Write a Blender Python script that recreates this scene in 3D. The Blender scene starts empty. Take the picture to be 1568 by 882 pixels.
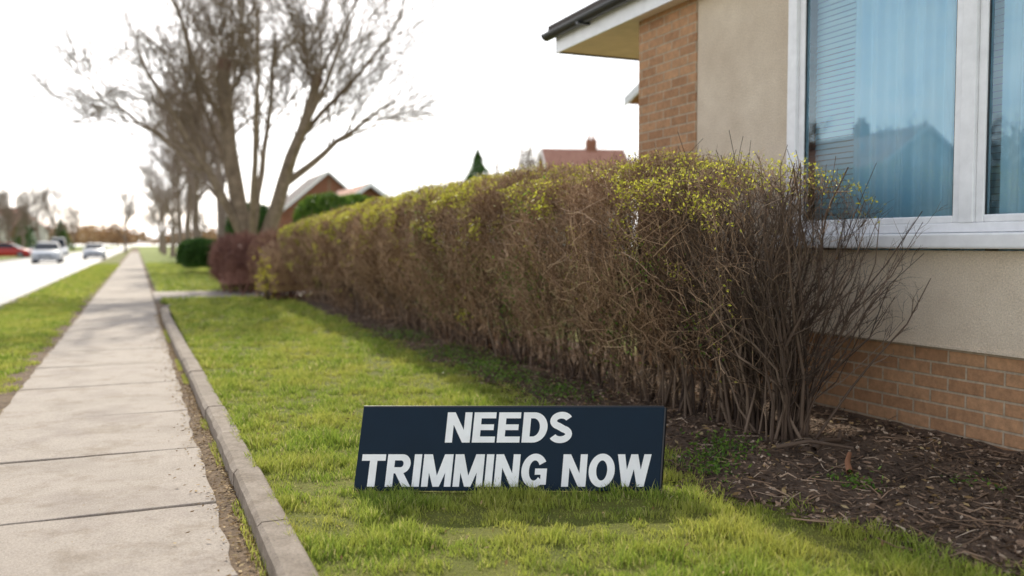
import bpy, math, numpy as np
from mathutils import Vector, Matrix
rng=np.random.default_rng(7)
scene=bpy.context.scene
COL=scene.collection
# ------------------------------------------------------------------ helpers
def link(o,parent=None):
    COL.objects.link(o)
    if parent: o.parent=parent
    return o
def empty(name,loc=(0,0,0),rz=0):
    o=bpy.data.objects.new(name,None); o.location=loc; o.rotation_euler=(0,0,rz); o.empty_display_size=.3
    return link(o)
def npmesh(name,V,F4=None,F3=None,mat=None,parent=None,smooth=False):
    me=bpy.data.meshes.new(name)
    V=np.asarray(V,dtype=np.float32).reshape(-1,3)
    F4=np.zeros((0,4),int) if F4 is None else np.asarray(F4,int).reshape(-1,4)
    F3=np.zeros((0,3),int) if F3 is None else np.asarray(F3,int).reshape(-1,3)
    me.vertices.add(len(V)); me.vertices.foreach_set('co',V.ravel())
    loops=np.concatenate([F4.ravel(),F3.ravel()]).astype(np.int32)
    me.loops.add(len(loops)); me.loops.foreach_set('vertex_index',loops)
    n=len(F4)+len(F3); me.polygons.add(n)
    tot=np.concatenate([np.full(len(F4),4),np.full(len(F3),3)]).astype(np.int32)
    st=np.concatenate([[0],np.cumsum(tot)[:-1]]).astype(np.int32)
    me.polygons.foreach_set('loop_start',st); me.polygons.foreach_set('loop_total',tot)
    if mat: me.materials.append(mat)
    if smooth: me.polygons.foreach_set('use_smooth',np.ones(n,bool))
    me.update(calc_edges=True); me.validate()
    return link(bpy.data.objects.new(name,me),parent)
def pm(name,V,F,mat,parent=None):
    me=bpy.data.meshes.new(name); me.from_pydata([tuple(v) for v in V],[],F); me.update()
    me.materials.append(mat); return link(bpy.data.objects.new(name,me),parent)
BF=[(0,3,2,1),(4,5,6,7),(0,1,5,4),(1,2,6,5),(2,3,7,6),(3,0,4,7)]
def box(name,a,b,mat,parent=None,bev=0):
    x0,y0,z0=a;x1,y1,z1=b
    V=[(x0,y0,z0),(x1,y0,z0),(x1,y1,z0),(x0,y1,z0),(x0,y0,z1),(x1,y0,z1),(x1,y1,z1),(x0,y1,z1)]
    o=pm(name,V,BF,mat,parent)
    if bev:
        m=o.modifiers.new('b','BEVEL'); m.width=bev; m.segments=2
    return o
def norm(v): return v/(np.linalg.norm(v,axis=-1,keepdims=True)+1e-9)
def tubes(P,R,S=3):
    N,K,_=P.shape
    T=norm(np.gradient(P,axis=1))
    ref=norm(rng.normal(size=(N,1,3)))
    a=norm(np.cross(T,ref)); b=np.cross(T,a)
    an=2*np.pi*np.arange(S)/S
    c=np.cos(an)[None,None,:,None]; s=np.sin(an)[None,None,:,None]
    V=P[:,:,None]+R[:,:,None,None]*(c*a[:,:,None]+s*b[:,:,None])
    i=np.arange(N)[:,None,None]; k=np.arange(K-1)[None,:,None]; j=np.arange(S)[None,None,:]
    b0=i*K*S+k*S
    F=np.stack([b0+j,b0+(j+1)%S,b0+S+(j+1)%S,b0+S+j],-1).reshape(-1,4)
    return V.reshape(-1,3),F
def merge(L):
    Vs=[];Fs=[];o=0
    for V,F in L:
        Vs.append(V);Fs.append(F+o);o+=len(V)
    return np.concatenate(Vs),np.concatenate(Fs)
def grow(P,R,n,t0,t1,l0,l1,spread,up,K,wig,rf,rmin=0.003,tip=.3):
    N,KP,_=P.shape
    idx=np.repeat(np.arange(N),n); M=len(idx)
    t=rng.uniform(t0,t1,M)*(KP-1); k=np.minimum(t.astype(int),KP-2); f=(t-k)[:,None]
    p=P[idx,k]*(1-f)+P[idx,k+1]*f
    r=R[idx,k]*(1-f[:,0])+R[idx,k+1]*f[:,0]
    T=norm(P[idx,k+1]-P[idx,k])
    q=norm(np.cross(T,norm(rng.normal(size=(M,3)))))
    a=rng.uniform(spread*.6,spread*1.3,M)[:,None]
    d=norm(T*np.cos(a)+q*np.sin(a)+np.array([0,0,up]))
    L=rng.uniform(l0,l1,M)*(1.15-.5*t/(KP-1))
    Q=np.zeros((M,K,3)); Q[:,0]=p
    for j in range(1,K):
        Q[:,j]=Q[:,j-1]+d*(L/(K-1))[:,None]
        d=norm(d+rng.normal(size=(M,3))*wig+np.array([0,0,up*.35]))
    r0=np.maximum(r*rf,rmin); RR=r0[:,None]*np.linspace(1,tip,K)[None]
    return Q,RR
def leafquads(P,size):
    n=len(P); a=norm(rng.normal(size=(n,3))); b=norm(np.cross(a,norm(rng.normal(size=(n,3)))))
    s=(size*rng.uniform(.6,1.35,n))[:,None]
    V=np.stack([P-a*s,P-b*s*.45,P+a*s,P+b*s*.45],1).reshape(-1,3)
    return V,np.arange(n*4).reshape(-1,4)
def snoise(x,y,s=1.0,seed=0):
    r=np.random.default_rng(seed); v=0*x
    for i in range(7):
        an=r.uniform(0,6.28); fr=s*r.uniform(.5,2.2); ph=r.uniform(0,6.28)
        v=v+np.sin((x*math.cos(an)+y*math.sin(an))*fr+ph)
    return v/7
# ------------------------------------------------------------------ materials
def newmat(name):
    m=bpy.data.materials.new(name); m.use_nodes=True; nt=m.node_tree
    return m,nt,nt.nodes['Principled BSDF']
def ramp(nt,fac,cols):
    r=nt.nodes.new('ShaderNodeValToRGB'); e=r.color_ramp.elements
    while len(e)<len(cols): e.new(.5)
    for i,(p,c) in enumerate(cols):
        e[i].position=p; e[i].color=(*c,1)
    nt.links.new(fac,r.inputs[0]); return r.outputs[0]
def coords(nt): 
    return nt.nodes.new('ShaderNodeTexCoord').outputs['Object']
def noise(nt,vec,scale,detail=6,rough=.6):
    n=nt.nodes.new('ShaderNodeTexNoise'); n.inputs['Scale'].default_value=scale; n.inputs['Detail'].default_value=detail
    n.inputs['Roughness'].default_value=rough; nt.links.new(vec,n.inputs['Vector']); return n.outputs['Fac']
def bump(nt,h,st,dist,b):
    n=nt.nodes.new('ShaderNodeBump'); n.inputs['Strength'].default_value=st; n.inputs['Distance'].default_value=dist
    nt.links.new(h,n.inputs['Height']); nt.links.new(n.outputs[0],b.inputs['Normal'])
def mixc(nt,f,a,b,mode='MIX'):
    n=nt.nodes.new('ShaderNodeMix'); n.data_type='RGBA'; n.blend_type=mode
    for s,v in ((0,f),(6,a),(7,b)):
        if hasattr(v,'is_linked') or hasattr(v,'node'): nt.links.new(v,n.inputs[s])
        elif s==0: n.inputs[0].default_value=v
        else: n.inputs[s].default_value=(*v,1)
    return n.outputs[2]
def nmat(name,c1,c2,scale=5,rough=.8,bst=.3,bd=.01,fine=60,c3=None,spec=.3,bscale=None,amp=.25,stain=None):
    m,nt,b=newmat(name); v=coords(nt)
    f=noise(nt,v,scale,8,.65)
    cols=[(.3,c1),(.7,c2)] if c3 is None else [(.28,c1),(.5,c2),(.72,c3)]
    c=ramp(nt,f,cols); f2=noise(nt,v,fine,4,.7)
    g=ramp(nt,f2,[(.25,(1-amp,)*3),(.75,(1+amp*.9,)*3)])
    c=mixc(nt,1.0,c,g,'MULTIPLY')
    if stain:
        s1=ramp(nt,noise(nt,v,stain,7,.75),[(.36,(.78,.75,.7)),(.5,(1,1,1))])
        vo=nt.nodes.new('ShaderNodeTexVoronoi'); vo.inputs['Scale'].default_value=38; nt.links.new(v,vo.inputs['Vector'])
        s2=ramp(nt,vo.outputs['Distance'],[(.08,(.62,.58,.52)),(.16,(1,1,1))])
        c=mixc(nt,1.0,c,s1,'MULTIPLY'); c=mixc(nt,.6,c,mixc(nt,1.0,c,s2,'MULTIPLY'))
    nt.links.new(c,b.inputs['Base Color'])
    b.inputs['Roughness'].default_value=rough; b.inputs['Specular IOR Level'].default_value=spec
    if bst: bump(nt,noise(nt,v,bscale or fine,5,.7),bst,bd,b)
    return m
def leafmat(name,cols,trans=.35,rough=.6,big=1.2,bigcol=None):
    m,nt,b=newmat(name)
    g=nt.nodes.new('ShaderNodeNewGeometry')
    c=ramp(nt,g.outputs['Random Per Island'],cols)
    f=noise(nt,coords(nt),big,4,.6)
    if bigcol:
        c=mixc(nt,ramp(nt,f,[(.42,(0,0,0)),(.62,(1,1,1))]),c,mixc(nt,.6,c,bigcol))
    else:
        c=mixc(nt,1.0,c,ramp(nt,f,[(.3,(.75,.75,.75)),(.7,(1.2,1.2,1.2))]),'MULTIPLY')
    nt.links.new(c,b.inputs['Base Color']); b.inputs['Roughness'].default_value=rough
    b.inputs['Specular IOR Level'].default_value=.25
    if trans:
        t=nt.nodes.new('ShaderNodeBsdfTranslucent'); nt.links.new(c,t.inputs[0])
        mx=nt.nodes.new('ShaderNodeMixShader'); mx.inputs[0].default_value=trans
        nt.links.new(b.outputs[0],mx.inputs[1]); nt.links.new(t.outputs[0],mx.inputs[2])
        nt.links.new(mx.outputs[0],nt.nodes['Material Output'].inputs[0])
    return m
def plain(name,c,rough=.5,metal=0,spec=.5):
    m,nt,b=newmat(name); f=noise(nt,coords(nt),9,5,.6)
    k=ramp(nt,f,[(.3,tuple(x*.9 for x in c)),(.7,tuple(min(1,x*1.06) for x in c))])
    nt.links.new(k,b.inputs['Base Color']); b.inputs['Roughness'].default_value=rough
    b.inputs['Metallic'].default_value=metal; b.inputs['Specular IOR Level'].default_value=spec
    return m
def brickmat(name,c1,c2,mort,w=.225,h=.075):
    m,nt,b=newmat(name); v=coords(nt)
    s=nt.nodes.new('ShaderNodeSeparateXYZ'); nt.links.new(v,s.inputs[0])
    a=nt.nodes.new('ShaderNodeMath'); a.operation='ADD'; nt.links.new(s.outputs[0],a.inputs[0]); nt.links.new(s.outputs[1],a.inputs[1])
    cmb=nt.nodes.new('ShaderNodeCombineXYZ'); nt.links.new(a.outputs[0],cmb.inputs[0]); nt.links.new(s.outputs[2],cmb.inputs[1])
    t=nt.nodes.new('ShaderNodeTexBrick'); t.inputs['Scale'].default_value=1
    t.inputs['Brick Width'].default_value=w; t.inputs['Row Height'].default_value=h; t.inputs['Mortar Size'].default_value=.007
    t.inputs['Mortar Smooth'].default_value=.3; t.inputs['Bias'].default_value=-.1
    t.inputs['Color1'].default_value=(*c1,1); t.inputs['Color2'].default_value=(*c2,1); t.inputs['Mortar'].default_value=(*mort,1)
    nt.links.new(cmb.outputs[0],t.inputs['Vector'])
    g=ramp(nt,noise(nt,v,25,6,.7),[(.25,(.68,.68,.68)),(.75,(1.28,1.24,1.2))])
    c=mixc(nt,1.0,t.outputs[0],g,'MULTIPLY')
    nt.links.new(c,b.inputs['Base Color']); b.inputs['Roughness'].default_value=.9; b.inputs['Specular IOR Level'].default_value=.2
    inv=nt.nodes.new('ShaderNodeMath'); inv.operation='MULTIPLY_ADD'; inv.inputs[1].default_value=-1; inv.inputs[2].default_value=1
    nt.links.new(t.outputs['Fac'],inv.inputs[0])
    ad=nt.nodes.new('ShaderNodeMath'); ad.operation='MULTIPLY_ADD'; ad.inputs[1].default_value=.35
    nt.links.new(noise(nt,v,120,3,.6),ad.inputs[0]); nt.links.new(inv.outputs[0],ad.inputs[2])
    bump(nt,ad.outputs[0],.8,.008,b)
    return m
M={}
M['pave']=nmat('concrete_slab',(.3,.25,.21),(.43,.37,.31),1.3,.85,.9,.005,110,c3=(.335,.285,.235),bscale=160,amp=.34,stain=3.2)
M['kerb']=nmat('kerb_concrete',(.22,.18,.14),(.38,.32,.26),7,.9,.8,.008,90,amp=.32,stain=6)
M['dirt']=nmat('dirt',(.12,.08,.05),(.26,.185,.115),6,.95,.8,.02,50)
M['soil']=nmat('mulch_soil',(.05,.033,.023),(.17,.112,.075),4,.95,1,.03,38,c3=(.1,.066,.044))
M['lawn_s']=nmat('lawn_soil',(.12,.14,.022),(.22,.21,.04),3,.95,.8,.02,70)
M['ground']=nmat('far_grass',(.16,.2,.035),(.26,.3,.05),.6,.95,.5,.03,20)
M['road']=nmat('asphalt',(.15,.15,.155),(.22,.215,.21),1.2,.6,.3,.004,80,spec=.5)
M['paint']=plain('road_paint',(.75,.75,.72),.6)
M['render']=nmat('pebbledash',(.66,.54,.41),(.84,.72,.57),2.2,.95,1.0,.010,120,bscale=85,amp=.3)
M['brick']=brickmat('tan_brick',(.48,.28,.155),(.34,.185,.1),(.46,.37,.27))
M['brickr']=brickmat('red_brick',(.3,.11,.065),(.22,.085,.05),(.3,.25,.2))
M['upvc']=plain('white_upvc',(.87,.87,.88),.3)
M['soffit']=plain('cream_soffit',(.88,.8,.7),.6)
M['gutter']=plain('black_gutter',(.02,.022,.026),.35)
M['tile']=nmat('roof_tile',(.06,.05,.045),(.12,.1,.09),6,.85,.5,.01,40)
M['tiler']=nmat('terracotta_roof',(.36,.16,.11),(.5,.27,.19),3,.85,.5,.01,30)
M['tileg']=nmat('grey_roof',(.12,.1,.1),(.2,.17,.16),3,.85,.5,.01,30)
M['wallw']=nmat('painted_render',(.55,.52,.46),(.7,.67,.6),2,.9,.3,.005,60)
M['bark']=nmat('bark',(.15,.11,.075),(.32,.25,.175),5,.95,.8,.02,40)
M['bark2']=nmat('bark_far',(.19,.145,.115),(.32,.25,.2),5,.95,0,.02,40)
M['cut']=plain('dark_cut_wood',(.18,.1,.07),.9)
M['navy']=plain('navy_sign_panel',(.003,.016,.034),.5,0,.18)
M['signedge']=plain('sign_edge',(.006,.008,.012),.4)
M['white']=plain('white_vinyl',(.95,.95,.95),.5)
M['metal']=plain('galvanised_steel',(.3,.3,.3),.4,.8)
M['tyre']=plain('tyre',(.02,.02,.02),.8)
M['carglass']=plain('car_glass',(.015,.02,.025),.08)
M['carw']=plain('white_car_paint',(.7,.72,.74),.25)
M['cars']=plain('silver_car_paint',(.6,.62,.65),.25)
M['carr']=plain('red_car_paint',(.45,.03,.02),.25)
M['lamp']=plain('headlamp',(.8,.82,.85),.1)
M['darkint']=plain('dark_interior',(.12,.15,.18),.8)
M['room']=plain('room_wall',(.4,.5,.56),.9)
M['twig']=leafmat('hedge_twig',[(0,(.14,.08,.048)),(.5,(.35,.215,.128)),(1,(.62,.43,.27))],0,.8,.7)
M['twigd']=leafmat('hedge_stem',[(0,(.055,.037,.028)),(.6,(.125,.085,.06)),(1,(.25,.18,.13))],0,.85,1.5)
M['twigr']=leafmat('reddish_twig',[(0,(.15,.07,.055)),(.5,(.27,.13,.1)),(1,(.38,.22,.16))],0,.8,1)
M['deadleaf']=leafmat('dry_leaf',[(0,(.2,.115,.06)),(.5,(.38,.235,.125)),(1,(.54,.37,.2))],.25,.8,1)
M['newleaf']=leafmat('new_leaf',[(0,(.3,.31,.035)),(.5,(.52,.52,.055)),(1,(.68,.62,.12))],.45,.5,1)
M['greenleaf']=leafmat('green_leaf',[(0,(.06,.13,.02)),(.6,(.14,.25,.035)),(1,(.25,.36,.06))],.35,.5,1)
M['darkleaf']=leafmat('dark_green_leaf',[(0,(.03,.08,.015)),(.6,(.06,.14,.025)),(1,(.1,.2,.035))],.25,.45,1)
M['yellow']=leafmat('yellow_blossom',[(0,(.7,.6,.03)),(1,(.8,.72,.08))],.3,.5,1)
M['grass']=leafmat('grass_blade',[(0,(.16,.235,.035)),(.45,(.29,.39,.055)),(.86,(.44,.5,.095)),(1,(.64,.55,.28))],.4,.5,1.6,bigcol=(.56,.52,.12))
M['chip']=leafmat('bark_chip',[(0,(.05,.034,.024)),(.55,(.16,.105,.068)),(.85,(.34,.22,.14)),(1,(.58,.45,.33))],0,.9,2)
M['litter']=leafmat('dry_litter',[(0,(.17,.1,.04)),(.6,(.35,.23,.1)),(1,(.5,.38,.2))],.1,.8,3)
M['orange']=plain('orange_bark_piece',(.3,.13,.06),.8)
m,nt,b=newmat('window_glass'); nt.nodes.remove(b)
tr=nt.nodes.new('ShaderNodeBsdfTransparent'); tr.inputs[0].default_value=(.97,.99,1,1)
gl=nt.nodes.new('ShaderNodeBsdfGlossy'); gl.inputs['Roughness'].default_value=.01; gl.inputs[0].default_value=(.72,.9,1,1)
fr=nt.nodes.new('ShaderNodeFresnel'); fr.inputs[0].default_value=2.05
mx=nt.nodes.new('ShaderNodeMixShader'); nt.links.new(fr.outputs[0],mx.inputs[0]); nt.links.new(tr.outputs[0],mx.inputs[1]); nt.links.new(gl.outputs[0],mx.inputs[2])
nt.links.new(mx.outputs[0],nt.nodes['Material Output'].inputs[0]); M['glass']=m
m,nt,b=newmat('blue_curtain'); c=ramp(nt,noise(nt,coords(nt),3,3),[(.3,(.56,.86,1.0)),(.7,(.7,.93,1.0))])
nt.links.new(c,b.inputs['Base Color']); b.inputs['Roughness'].default_value=.9
M['curtain']=m
# ------------------------------------------------------------------ world / sun / camera
w=bpy.data.worlds.new('World'); scene.world=w; w.use_nodes=True; nt=w.node_tree
bg=nt.nodes['Background']; sk=nt.nodes.new('ShaderNodeTexSky'); sk.sky_type='NISHITA'; sk.sun_disc=False
EL=34; AZ=6
sk.sun_elevation=math.radians(EL); sk.sun_rotation=math.radians(AZ); sk.dust_density=1.5; sk.air_density=1.0
tc=nt.nodes.new('ShaderNodeTexCoord'); mp=nt.nodes.new('ShaderNodeMapping'); mp.inputs['Scale'].default_value=(1,1,5)
mp.inputs['Rotation'].default_value=(.12,.1,0)
nt.links.new(tc.outputs['Generated'],mp.inputs[0])
sp=nt.nodes.new('ShaderNodeSeparateXYZ'); nt.links.new(tc.outputs['Generated'],sp.inputs[0])
haze=ramp(nt,sp.outputs[2],[(0,(1,1,1)),(.12,(.88,.88,.88)),(.27,(.5,.5,.5)),(.5,(.24,.24,.24)),(1,(.1,.1,.1))])
cl=ramp(nt,noise(nt,mp.outputs[0],2.6,9,.65),[(.38,(.68,.68,.68)),(.6,(1.13,1.13,1.13))])
cf=mixc(nt,1.0,haze,cl,'MULTIPLY')
c=mixc(nt,cf,sk.outputs[0],(16.4,16.3,16.4))
nt.links.new(c,bg.inputs[0]); bg.inputs[1].default_value=.15
sd=Vector((math.sin(math.radians(AZ))*math.cos(math.radians(EL)),math.cos(math.radians(AZ))*math.cos(math.radians(EL)),math.sin(math.radians(EL))))
L=bpy.data.lights.new('sun','SUN'); L.energy=5; L.angle=math.radians(.55); L.color=(1,.93,.8)
so=link(bpy.data.objects.new('sun',L)); so.rotation_euler=(sd).to_track_quat('Z','Y').to_euler(); so.location=(0,20,20)
cam=bpy.data.cameras.new('camera'); co=link(bpy.data.objects.new('camera',cam)); co.location=(0,0,1.16)
co.rotation_euler=(math.radians(90-2.78),0,math.radians(-22.9)); cam.lens=31.2; cam.sensor_width=36; cam.clip_end=3000; cam.clip_start=.05
cam.dof.use_dof=True; cam.dof.focus_distance=4.1; cam.dof.aperture_fstop=1.3
scene.camera=co
scene.view_settings.view_transform='Standard'; scene.view_settings.look='None'; scene.view_settings.exposure=0
# ------------------------------------------------------------------ ground
pm('ground',[(-900,-300,-.13),(900,-300,-.13),(900,1500,-.13),(-900,1500,-.13)],[(0,1,2,3)],M['ground'])
road=pm('road',[(-9.6,-60,-.1),(-2.3,-60,-.1),(-2.3,700,-.1),(-9.6,700,-.1)],[(0,1,2,3)],M['road'])
V=[];F=[]
for i in range(70):
    y=-20+i*6; k=len(V); V+=[(-6.0,y,-.096),(-5.9,y,-.096),(-5.9,y+3,-.096),(-6.0,y+3,-.096)]; F.append((k,k+1,k+2,k+3))
pm('road_marking',V,F,M['paint'])
rk=empty('road_kerb')
box('kerb_near',(-2.42,-60,-.12),(-2.3,700,.01),M['kerb'],rk)
box('kerb_opposite',(-9.72,-60,-.12),(-9.6,700,.01),M['kerb'],rk)
box('opposite_verge',(-200,-60,-.12),(-9.723,700,0),M['ground'])
box('verge',(-2.417,-60,-.12),(-.9,700,-.015),M['lawn_s'])
pm('pavement_bed',[(-1.1,-6,-.011),(.5,-6,-.011),(.5,400,-.011),(-1.1,400,-.011)],[(0,1,2,3)],M['dirt'])
box('garden_ground',(.42,19.0,-.12),(200,700,.045),M['ground'])
def g(x,y): return .055+.014*snoise(x,y,2.5,3)+.008*snoise(x,y,9,4)
def soiledge(y): 
    return np.interp(y,[0,2,2.6,3.4,4.5,6,9,14,19],[3.0,2.75,2.5,2.36,2.48,2.58,2.66,2.78,2.9])+.06*np.sin(y*5.3)+.04*np.sin(y*13+1)
def grid(name,xs,ys,fz,mat,fx=None):
    X,Y=np.meshgrid(xs,ys,indexing='ij')
    if fx: X=fx(X,Y)
    Z=fz(X,Y); V=np.stack([X,Y,Z],-1).reshape(-1,3); nx,ny=X.shape
    i=np.arange(nx-1)[:,None]; j=np.arange(ny-1)[None]
    a=i*ny+j; F=np.stack([a,a+ny,a+ny+1,a+1],-1).reshape(-1,4)
    return npmesh(name,V,F,mat=mat,smooth=True)
grid('lawn',np.linspace(.5,9,110),np.linspace(-3,19.2,260),lambda X,Y:g(X,Y),M['lawn_s'])
def soilz(X,Y):
    t=np.clip((X-soiledge(Y))/1.1,0,1)
    return g(X,Y)+.008+.085*t+.02*snoise(X,Y,14,9)*np.clip(t*5,0,1)+.012*snoise(X,Y,40,10)*np.clip(t*5,0,1)
grid('flower_bed',np.linspace(0,1,120),np.linspace(-2,18.5,500),soilz,M['soil'],fx=lambda X,Y:soiledge(Y)+X*(4.2-soiledge(Y)))
js=[-4,-2.6,-1.3,.0,1.05,2.15,3.2,4.17,5.35,6.6,8.05,9.4]
while js[-1]<150: js.append(js[-1]+1.35)
V=[];F=[]
for i in range(len(js)-1):
    y0=js[i]+.006;y1=js[i+1]-.006; z=rng.uniform(-.004,.003); tl=rng.uniform(-.005,.005)
    nx=12; xs=np.linspace(-.9,.31,nx+1)
    bot=[(x,y0+rng.uniform(0,.008)) for x in xs]; rt=[(.31+rng.uniform(-.022,.008),y) for y in np.linspace(y0,y1,9)[1:-1]]
    top=[(x,y1-rng.uniform(0,.008)) for x in xs[::-1]]; lf=[(-.9+rng.uniform(-.008,.022),y) for y in np.linspace(y1,y0,9)[1:-1]]
    loop=bot+rt+top+lf; n=len(loop); k=len(V)
    V+=[(x,y,-.05) for x,y in loop]+[(x,y,z+tl*x) for x,y in loop]
    F.append(tuple(k+n+q for q in range(n))); F+=[(k+q,k+(q+1)%n,k+n+(q+1)%n,k+n+q) for q in range(n)]
o=pm('pavement',V,F,M['pave']); bv=o.modifiers.new('b','BEVEL'); bv.width=.005; bv.segments=2; bv.limit_method='ANGLE'; bv.angle_limit=math.radians(60)
def kx(y): return float(np.interp(y,[-3,2.5,5,9,14,16.5,18],[.41,.41,.41,.375,.34,.36,.6]))
V=[];F=[];y=-1.9
while y<17.5:
    y1=y+.9; jz=rng.uniform(-.006,.006); jx=rng.uniform(-.006,.006)
    for s in range(6):
        a=y+.15*s+(.006 if s==0 else 0); b_=y+.15*(s+1)-(.006 if s==5 else 0)
        k=len(V); za=.085+jz
        for yy in (a,b_):
            ch=.008*math.sin(yy*17)*math.sin(yy*41+1)
            x=kx(yy)+jx; V+=[(x-.005,yy,-.1),(x+ch*.4,yy,za-.016-abs(ch)),(x+.016+abs(ch),yy,za),(x+.112,yy,za),(x+.122,yy,za-.01),(x+.122,yy,-.1)]
        for q in range(5): F.append((k+q,k+q+6,k+q+7,k+q+1))
        if s==0: F.append((k,k+1,k+2,k+3,k+4,k+5))
        if s==5: F.append(tuple(k+6+q for q in range(5,-1,-1)))
    y=y1
pm('garden_kerb',V,F,M['kerb'])
box('driveway',(.315,19.6,-.06),(6,22.6,.053),M['pave'])
# ------------------------------------------------------------------ grass
def grassmesh(X,Y,Z,h,wd):
    n=len(X); an=rng.uniform(0,6.283,n); la=rng.uniform(0,6.283,n); ln=rng.uniform(.1,.9,n)*h
    dx=np.cos(an)*wd/2; dy=np.sin(an)*wd/2; lx=np.cos(la)*ln; ly=np.sin(la)*ln
    B=np.stack([X,Y,Z],-1); D=np.stack([dx,dy,0*dx],-1)
    mid=B+np.stack([lx*.35,ly*.35,h*.6],-1); tip=B+np.stack([lx,ly,h],-1)
    V=np.stack([B-D,B+D,mid+D*.8,mid-D*.8,tip],1).reshape(-1,3)
    k=np.arange(n)*5
    return V,np.stack([k,k+1,k+2,k+3],-1),np.stack([k+3,k+2,k+4],-1)
def cat(L):
    o=0;a=[];b_=[];c_=[]
    for V,F4,F3 in L: a.append(V);b_.append(F4+o);c_.append(F3+o);o+=len(V)
    return np.concatenate(a),np.concatenate(b_),np.concatenate(c_)
parts=[]
for (y0,y1,dens,hh,ww) in [(1.6,4.6,13000,.046,.0042),(4.6,7.5,7200,.045,.006),(7.5,12,3200,.045,.010),(12,19.2,1500,.05,.018)]:
    n=int(dens*3.1*(y1-y0)); X=rng.uniform(.5,3.6,n); Y=rng.uniform(y0,y1,n)
    e=soiledge(Y)+rng.normal(0,.05,n); k=X<e; X=X[k];Y=Y[k]
    cl=snoise(X,Y,13,21); cl2=snoise(X,Y,3,22); cl3=snoise(X,Y,30,23)
    k=rng.uniform(size=len(X))<(.76+.5*cl+.35*cl2+.35*cl3); X=X[k];Y=Y[k];cl=cl[k];cl2=cl2[k];cl3=cl3[k]
    h=hh*np.clip(.75+1.0*cl+.55*cl2+.9*cl3,.22,2.4)*rng.uniform(.5,1.25,len(X))
    sx=(X-.869)*.921+(Y-3.876)*(-.389); sy=(X-.869)*.389+(Y-3.876)*.921
    near=np.exp(-((sy+.03)/.09)**2)*((sx>-.05)&(sx<1.45))
    h*=1+near*np.where(sx<.5,-.3,.25)
    parts.append(grassmesh(X,Y,g(X,Y)-.004,h,ww*rng.uniform(.7,1.3,len(X))))
V,a,b_=cat(parts); npmesh('lawn_grass',V,a,b_,M['grass'])
parts=[]
for (y0,y1,dens,hh,ww) in [(3.5,9,5500,.045,.007),(9,20,2200,.05,.014),(20,60,350,.06,.04)]:
    n=int(dens*1.5*(y1-y0)); X=rng.uniform(-2.38,-.86,n); Y=rng.uniform(y0,y1,n)
    ed=-.97+.05*np.sin(Y*4)+.05*np.sin(Y*11)-rng.exponential(.05,n); k=X<ed; X=X[k];Y=Y[k]
    cl=snoise(X,Y,9,31); h=hh*np.clip(.8+.7*cl,.3,1.7)*rng.uniform(.5,1.2,len(X))
    parts.append(grassmesh(X,Y,X*0-.017,h,ww*rng.uniform(.7,1.3,len(X))))
V,a,b_=cat(parts); npmesh('verge_grass',V,a,b_,M['grass'])
n=26000; X=rng.uniform(.45,9,n); Y=19.2+rng.uniform(0,1,n)**1.4*40; k=(Y<19.6)|(Y>22.6); X=X[k];Y=Y[k]
V,a,b_=grassmesh(X,Y,X*0+.043,.07*rng.uniform(.5,1.2,len(X)),.035+0*X); npmesh('garden_grass',V,a,b_,M['grass'])
n=2600; Y=rng.uniform(2.2,14,n); Y=Y[snoise(Y,Y*0,3,5)>-.02]; X=np.array([kx(q) for q in Y])-rng.uniform(.0,.04,len(Y))
V,a,b_=grassmesh(X,Y,X*0-.01,.035*rng.uniform(.4,1.3,len(X)),.004+0*X); npmesh('gap_weeds',V,a,b_,M['grass'])
n=4600; Y=2+rng.uniform(0,1,n)**1.5*14; X=np.array([kx(q) for q in Y])-.005-rng.exponential(.045,n); k=(X>-.1); X=X[k];Y=Y[k]
P=np.stack([X,Y,np.where(X>.31,-.004,.006)+rng.uniform(0,.006,len(X))],-1); V,F=leafquads(P,.013+0*X); V[:,2]=np.repeat(P[:,2],4)+(V[:,2]-np.repeat(P[:,2],4))*.35
n=1400; Y2=2+rng.uniform(0,1,n)**1.5*16; X2=-.9-rng.exponential(.05,n)+.03; P2=np.stack([X2,Y2,X2*0+.004],-1); V2,F2=leafquads(P2,.010+0*X2); V2[:,2]=.004+(V2[:,2]-.004)*.3
n=300; Y3=2.2+rng.uniform(0,1,n)*12; X3=rng.uniform(-.85,.3,n); P3=np.stack([X3,Y3,X3*0+.006],-1); V3,F3_=leafquads(P3,.006+0*X3); V3[:,2]=.007+(V3[:,2]-.006)*.25
n=600; X4=rng.uniform(.6,2.7,n); Y4=rng.uniform(2,12,n); P4=np.stack([X4,Y4,g(X4,Y4)+.035],-1); V4,F4_=leafquads(P4,.010+0*X4)
V,F=merge([(V,F),(V2,F2),(V3,F3_),(V4,F4_)]); npmesh('leaf_litter',V,F,mat=M['litter'])
# ------------------------------------------------------------------ mulch
n=32000; Y=1.8+rng.uniform(0,1,n)**1.7*13; e=soiledge(Y); X=e+rng.uniform(-.08,1,n)*(3.93-e)
Z=soilz(X,Y); P=np.stack([X,Y,Z+.004],-1)
V,F=leafquads(P,.012*rng.uniform(.5,2.0,n)); V[:,2]=np.repeat(P[:,2],4)+(V[:,2]-np.repeat(P[:,2],4))*.5
ml=empty('mulch'); npmesh('bark_chips',V,F,mat=M['chip'],parent=ml)
n=2400; Y=1.8+rng.uniform(0,1,n)**1.7*10; e=soiledge(Y); X=e+rng.uniform(-.05,1,n)*(3.9-e)
p0=np.stack([X,Y,soilz(X,Y)+.01],-1); d=rng.normal(size=(n,3)); d[:,2]*=.12; d=norm(d)*rng.uniform(.03,.2,n)[:,None]
Pp=np.stack([p0,p0+d*.5+rng.normal(0,.008,(n,3)),p0+d],1); Rr=rng.uniform(.0012,.0042,n)[:,None]*np.array([1,.9,.6])[None]
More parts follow.
